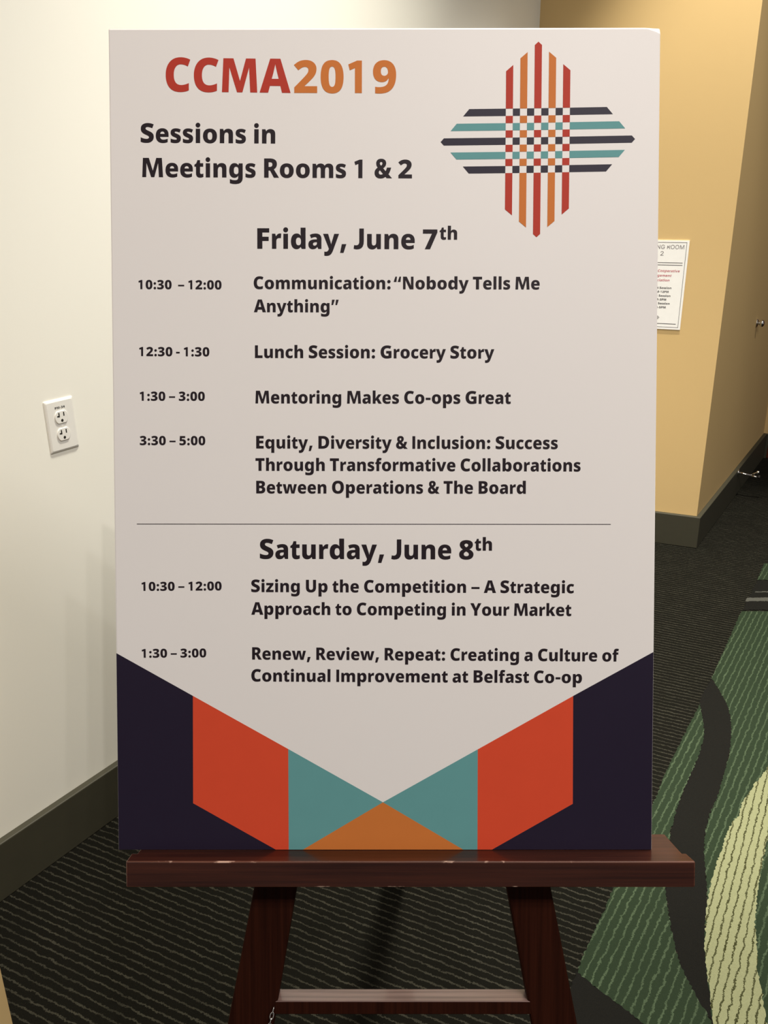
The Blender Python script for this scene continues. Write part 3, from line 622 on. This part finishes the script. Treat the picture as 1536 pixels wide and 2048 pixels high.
for i in range(len(rim)):
    f = bm.faces.new((rim[i], rim[(i+1) % len(rim)], bk_[(i+1) % len(rim)], bk_[i])); f.material_index = 1
bm.faces.new(bk_).material_index = 0
bmesh.ops.recalc_face_normals(bm, faces=bm.faces)
board = link_mesh('foam_board', bm, [PAPER, FOAM_EDGE], sign)

PRINT = [INK, RED, ORANGE, NAVY, TEAL, BAND_RED]
PI_ = {'ink': 0, 'red': 1, 'orange': 2, 'navy': 3, 'teal': 4}
EPS = 0.00025
blocks = {}
for ln in LINES: blocks.setdefault(ln[0], []).append(ln)
LBL = {'title_lettering': 'red and orange heading lettering', 'subtitle_lettering': 'dark two-line room lettering under the heading',
       'date_heading': 'large dark lettering reading Friday, June 7th', 'date_heading.1': 'large dark lettering reading Saturday, June 8th'}
for b, lns in blocks.items():
    bm = bmesh.new()
    for _, s, colr, x0, y0, x1, y1, cap in lns:
        text(bm, MMF, s, x0, y0, x1, y1, cap, EPS, PI_[colr])
    o = link_mesh(b.split('.')[0], bm, PRINT, sign)
    if b in LBL: o['label'] = LBL[b]
bm = bmesh.new()
(dx0, dy0), (dx1, dy1) = DIVIDER
flat(bm, MMF, [[(dx0, dy0-0.35), (dx1, dy1-0.35), (dx1, dy1+0.35), (dx0, dy0+0.35)]], EPS)
link_mesh('divider_line', bm, [INK], sign)
bm = bmesh.new()
woven(bm, MMF, LOGO['c'], LOGO['top'], LOGO['bot'], LOGO['lef'], LOGO['rig'], EPS, 1, 2, 3, 4)
link_mesh('woven_emblem', bm, PRINT, sign)['label'] = 'cross of woven red, orange, teal and navy stripes'
bm = bmesh.new()
B = BAND; Wm, Hm_ = SW*1000 - 0.3, SH*1000 - 0.3
yb = 914.4
def sh(pts, mt_): flat(bm, MMF, [pts], EPS, mt_)
kx = lambda a, b, y: (a[0] + (b[0]-a[0]) * (y-a[1]) / (b[1]-a[1]), y)
l0 = (0.3, B['l'][1] - 1.1); r0 = (Wm, B['r'][1] - 1.0)
e1 = kx(B['bl'], B['b1'], yb); e2 = kx(B['ap'], B['b2'], yb); e3 = kx(B['ap'], B['b3'], yb); e4 = kx(B['br'], B['b4'], yb)
sh([l0, B['r1'], B['bl'], e1, (0.3, yb)], 3)
sh([B['r1'], B['r2'], (B['r2'][0], yb), e1, B['bl']], 5)
sh([B['r2'], B['ap'], e2, (B['r2'][0], yb)], 4)
sh([B['ap'], e3, e2], 2)
sh([B['ap'], B['s2'], (B['s2'][0], yb), e3], 4)
sh([B['s2'], B['s1'], B['br'], e4, (B['s2'][0], yb)], 5)
sh([B['s1'], r0, (Wm, yb), e4, B['br']], 3)
link_mesh('chevron_border', bm, PRINT, sign)['label'] = 'navy, red, teal and orange geometric border'

# ------------------------------------------------------------------ the easel
def zfloor(a, c): return -SG(a, 0, c).z / SG.y.z
BL_ = zfloor(0.2, -0.018)
ez_base = SG(0.322, BL_, -0.018); ez_base.z = 0
easel = empty('easel', ez_base, 'dark stained wooden floor easel holding the printed poster board', 'easel')
LC0, LC1 = -0.0065, -0.031
def leg(a_out0, s_out, a_in0, s_in):
    bm = bmesh.new()
    b0 = 0.36; poly = []
    for b in (b0, BL_ - 0.012):
        poly.append((a_out0 + s_out * (b - 0.9644), b))
    for b in (BL_ - 0.012, b0):
        poly.append((a_in0 + s_in * (b - 0.9644), b))
    prism(bm, SG, poly, LC1, LC0, 0.0025, 2)
    for v in bm.verts:                       # feet cut level with the carpet
        if v.co.z < 0.04:
            v.co.z = max(v.co.z, 0.003)
    return bm
link_mesh('leg', leg(0.1518, -0.1959, 0.2010, -0.1686), WOOD_LEG, easel)
link_mesh('leg', leg(0.4930, 0.1969, 0.4427, 0.1846), WOOD_LEG, easel)
bm = bmesh.new(); box(bm, SG, 0.262, 0.380, 0.30, 0.42, -0.055, -0.031, 0.002)
link_mesh('top_block', bm, WOOD_LEG, easel)
bm = bmesh.new()
tp = SG(0.321, 0.34, -0.062); ft = V(0.025, 1.63, 0.014)
dv = (ft - tp).normalized(); rf = Frame(tp, UX, dv, Vector(UX).cross(dv))
box(bm, rf, -0.024, 0.024, 0, (ft - tp).length, -0.012, 0.012, 0.0025)
link_mesh('rear_leg', bm, WOOD_LEG, easel)
bm = bmesh.new()
tube(bm, [SG(0.262, 0.345, -0.060), SG(0.380, 0.345, -0.060)], 0.005)
link_mesh('hinge_rod', bm, STEEL, easel)
# tray: a thick front lip and a narrower ledge behind it, square to the legs
TR = Frame(TL, UX, UN, UD)           # polygon in (a, c), thickness along b
bm = bmesh.new()
prism(bm, TR, [(0.0170, 0.0295), (0.6443, 0.0295), (0.6412, 0.0085), (0.6366, 0.0085), (0.6340, -0.0445), (0.0255, -0.0445), (0.0235, 0.0085), (0.0174, 0.0085)], 0.9150, 0.9440, 0.0015, 3, 0, 1)
link_mesh('tray', bm, [WOOD_TRAY, WOOD_WORN], easel)
# stretcher between the legs
bm = bmesh.new()
prism(bm, TR, [(0.1695, -0.0065), (0.4705, -0.0065), (0.4705, -0.0305), (0.1695, -0.0305)], 1.0945, 1.1100, 0.0008, 2)
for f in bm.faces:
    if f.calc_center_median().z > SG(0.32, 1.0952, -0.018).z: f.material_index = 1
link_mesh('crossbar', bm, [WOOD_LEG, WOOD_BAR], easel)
# little safety chain hanging along the inside of the left leg
bm = bmesh.new()
path = [SG(0.1752, 1.0985, -0.003), SG(0.1728, 1.1090, -0.001), SG(0.1702, 1.1190, 0.000), SG(0.1686, 1.1280, -0.002), SG(0.1690, 1.1500, -0.012), SG(0.175, 1.19, -0.04), SG(0.185, 1.23, -0.075)]
acc = [0]
for i in range(len(path)-1): acc.append(acc[-1] + (path[i+1]-path[i]).length)
def along(s):
    for i in range(len(path)-1):
        if s <= acc[i+1]: return path[i].lerp(path[i+1], (s-acc[i]) / (acc[i+1]-acc[i]))
    return path[-1]
n = int(acc[-1] / 0.0062)
for i in range(n):
    p, q2 = along(i*0.0062), along(i*0.0062 + 0.0085)
    d = (q2 - p).normalized(); sd = (Vector(UX) if i % 2 else Vector(UN)); sd = (sd - d*sd.dot(d)).normalized()
    ring = []
    mid = (p + q2) / 2; L = 0.0044
    pts = [mid + d*L*math.cos(t) + sd*0.0020*math.sin(t) for t in [2*math.pi*k/10 for k in range(11)]]
    tube(bm, pts, 0.00065, 6, False)
link_mesh('chain', bm, CHROME, easel)['label'] = 'thin bright metal chain'

# ------------------------------------------------------------------ wall outlet
OF = Frame(V(*OUTLET), WU3, UP, WN3)
ob = V(*OUTLET)
outlet = empty('wall_outlet', ob, 'white double electrical outlet on the white wall left of the poster', 'outlet')
bm = bmesh.new()
def loft(bm, fr, loops, cap=True):
    R = [[bm.verts.new(fr(a, b, c)) for a, b in lp] for lp, c in loops]
    n = len(R[0])
    for i in range(len(R)-1):
        for k in range(n): bm.faces.new((R[i][k], R[i][(k+1) % n], R[i+1][(k+1) % n], R[i+1][k]))
    if cap: bm.faces.new(R[-1])
    return R
def rr(w, h, r, n=4):
    out = []
    for cxs, cys, a0 in ((1, 1, 0), (-1, 1, 90), (-1, -1, 180), (1, -1, 270)):
        for k in range(n+1):
            t = math.radians(a0 + 90*k/n)
            out.append((cxs*(w/2-r) + r*math.cos(t), cys*(h/2-r) + r*math.sin(t)))
    return out
PW, PH = 0.0745, 0.1165
loft(bm, OF, [(rr(PW, PH, 0.002), 0.0), (rr(PW, PH, 0.002), 0.0015), (rr(PW-0.004, PH-0.004, 0.003), 0.0031), (rr(PW-0.010, PH-0.010, 0.003), 0.0044)])
link_mesh('cover_plate', bm, PLASTIC, outlet)
for vy_ in (0.0185, -0.0200):
    bm = bmesh.new()
    R_ = 0.0172; lp = []
    for k in range(32):
        t = 2*math.pi*k/32
        lp.append((R_*math.cos(t)*0.98, vy_ + max(-0.0138, min(0.0138, R_*math.sin(t)))))
    sc = lambda f: [(a*f, vy_ + (b-vy_)*f) for a, b in lp]
    loft(bm, OF, [(lp, 0.0042), (lp, 0.0060), (sc(0.95), 0.0067)])
    rec = link_mesh('receptacle', bm, PLASTIC, outlet)
    bm = bmesh.new(); z = 0.00685
    flat(bm, OF, [[(-0.0078, vy_+0.0005), (-0.0048, vy_+0.0005), (-0.0048, vy_+0.0104), (-0.0078, vy_+0.0104)]], z)
    flat(bm, OF, [[(-0.0115, vy_+0.0010), (-0.0076, vy_+0.0010), (-0.0076, vy_+0.0042), (-0.0115, vy_+0.0042)]], z)
    flat(bm, OF, [[(0.0046, vy_+0.0016), (0.0075, vy_+0.0016), (0.0075, vy_+0.0104), (0.0046, vy_+0.0104)]], z)
    flat(bm, OF, [[(0.0032*math.cos(t), vy_-0.0076+0.0034*math.sin(t)) for t in [2*math.pi*k/16 for k in range(16)]]], z)
    link_mesh('slots', bm, SLOT, rec)['label'] = 'dark plug slots and ground hole'
bm = bmesh.new()
loft(bm, OF, [([(0.0028*math.cos(2*math.pi*k/16), -0.0008+0.0028*math.sin(2*math.pi*k/16)) for k in range(16)], 0.0042), ([(0.0026*math.cos(2*math.pi*k/16), -0.0008+0.0026*math.sin(2*math.pi*k/16)) for k in range(16)], 0.0052)])
link_mesh('screw', bm, PLASTIC, outlet)
class DownF:
    def __init__(s, fr): s.f = fr; s.z = fr.z
    def __call__(s, a, b, c=0.0): return s.f(a, -b, c)
bm = bmesh.new(); text(bm, DownF(OF), 'PM-34', -0.0128, -0.0372, 0.0128, -0.0372, 0.0052, 0.00455)
link_mesh('circuit_lettering', bm, SLOT, outlet)

# ------------------------------------------------------------------ notice by the meeting room
NF0 = Frame(V(*NOTICE_TR), YU3, -UP, YN3)     # u right (negative = left), v down
class NMM:
    z = NF0.z
    def __call__(s, a, b, c=0.0): return NF0(a/1000, b/1000, c)
NF = NMM()
NWd, NHt = 215.9, 356.6
nz0 = 0.004
notice = empty('wall_notice', NF(-NWd/2, NHt, 0), 'white bordered meeting room notice on the yellow wall, half hidden by the poster', 'notice')
bm = bmesh.new(); box(bm, NF, -NWd, 0, 0, NHt, 0.0, nz0)
link_mesh('notice_panel', bm, NOTICE_WHITE, notice)
def rect(bm, a0, b0, a1, b1, mt_=0): flat(bm, NF, [[(a0, b0), (a1, b0), (a1, b1), (a0, b1)]], nz0 + EPS, mt_)
bm = bmesh.new(); w_ = 1.6
L_, R2, T_, B_ = -NWd+9.5, -9.5, 8.5, 347.5
rect(bm, L_-w_/2, T_-w_/2, R2+w_/2, T_+w_/2); rect(bm, L_-w_/2, B_-w_/2, R2+w_/2, B_+w_/2)
rect(bm, L_-w_/2, T_, L_+w_/2, B_); rect(bm, R2-w_/2, T_, R2+w_/2, B_)
rect(bm, -NWd+18, 86.6, -18, 88.8); rect(bm, -NWd+18, 95.8, -18, 98.0)
rect(bm, -NWd+19, 332.6, -19, 335.2)
link_mesh('border_lines', bm, [NOTICE_INK], notice)
bm = bmesh.new()
text(bm, NF, 'MEETING ROOM', -197.5, 33.6, -18.3, 33.8, 16.0, nz0 + EPS, 0, True)
text(bm, NF, '2', -108.6, 59.7, -95.8, 59.7, 16.6, nz0 + EPS, 0, True)
link_mesh('heading_lettering', bm, [NOTICE_GREY], notice)['label'] = 'thin grey heading reading MEETING ROOM 2'
bm = bmesh.new()
for s_, x0, x1, yy in (('Consumer Cooperative', -188, -26.4, 124.6), ('Management', -153, -57.0, 143.2), ('Association', -147, -62.8, 161.9)):
    text(bm, NF, s_, x0, yy, x1, yy, 10.0, nz0 + EPS, 0, False, 0.18)
link_mesh('host_lettering', bm, [NOTICE_RED], notice)['label'] = 'slanted faded red lettering'
bm = bmesh.new()
for s_, x0, x1, yy in (('Breakout Session', -160, -51.4, 192.2), ('10:30AM-12PM', -151, -60.6, 208.0), ('Breakout Session', -160, -51.9, 224.1), ('1:30PM-3PM', -144, -67.1, 239.6), ('Breakout Session', -160, -51.8, 255.2), ('3:30PM-5PM', -145, -65.8, 271.2)):
    text(bm, NF, s_, x0, yy, x1, yy, 8.6, nz0 + EPS, 0)
link_mesh('schedule_lettering', bm, [NOTICE_INK], notice)
bm = bmesh.new()
lc = (-107.9, 309.2)
woven(bm, NF, lc, (lc[0], lc[1]-21), (lc[0], lc[1]+21), (lc[0]-21, lc[1]), (lc[0]+21, lc[1]), nz0 + EPS, 0, 0, 0, 0)
link_mesh('small_emblem', bm, [NOTICE_GREY], notice)['label'] = 'small grey woven cross emblem'

# ------------------------------------------------------------------ chrome fittings on the passage wall
KF = Frame(V(*KNOB), HU3, UP, HN3)
bm = bmesh.new()
tube(bm, [KF(0, 0, 0), KF(0, 0, 0.004), KF(0, 0, 0.007)], 0.03, 20, True, [0.020, 0.020, 0.014])
tube(bm, [KF(0, 0, 0.006), KF(0, 0, 0.018)], 0.008, 12)
tube(bm, [KF(0, 0, 0.015), KF(0, 0, 0.018), KF(0, 0, 0.025), KF(0, 0, 0.032), KF(0, 0, 0.035)], 0.02, 20, True, [0.009, 0.015, 0.018, 0.015, 0.009])
o = at_base('wall_bumper', bm, CHROME, V(*KNOB))
tag(o, 'small round chrome bumper at waist height on the shaded tan passage wall', 'bumper')
DF = Frame(V(*DOORSTOP) , HU3, UP, HN3)
ds = empty('door_stop', V(*DOORSTOP), 'shiny chrome door stop sticking out of the dark skirting low on the passage wall', 'door stop')
bm = bmesh.new()
tube(bm, [DF(0, 0, 0), DF(0, 0, 0.004), DF(0, 0, 0.007)], 0.017, 16, True, [0.017, 0.017, 0.010])
link_mesh('flange', bm, CHROME, ds)
bm = bmesh.new()
tube(bm, [DF(0, 0, 0.006), DF(0.004, -0.004, 0.03), DF(0.008, -0.008, 0.065)], 0.0055, 10)
tube(bm, [DF(0.008, -0.008, 0.062), DF(0.008, 0.004, 0.075), DF(0.008, 0.012, 0.090), DF(0.008, 0.012, 0.097)], 0.004, 8)
tube(bm, [DF(0.008, -0.010, 0.062), DF(0.008, -0.012, 0.098)], 0.006, 10)
tube(bm, [DF(0.008, 0.014, 0.088), DF(0.008, 0.014, 0.100)], 0.008, 10)
link_mesh('arm', bm, CHROME, ds)
bm = bmesh.new()
tube(bm, [DF(0.008, -0.010, 0.097), DF(0.008, -0.010, 0.107)], 0.009, 12)
link_mesh('rubber_tip', bm, SLOT, ds)['label'] = 'black rubber tip'
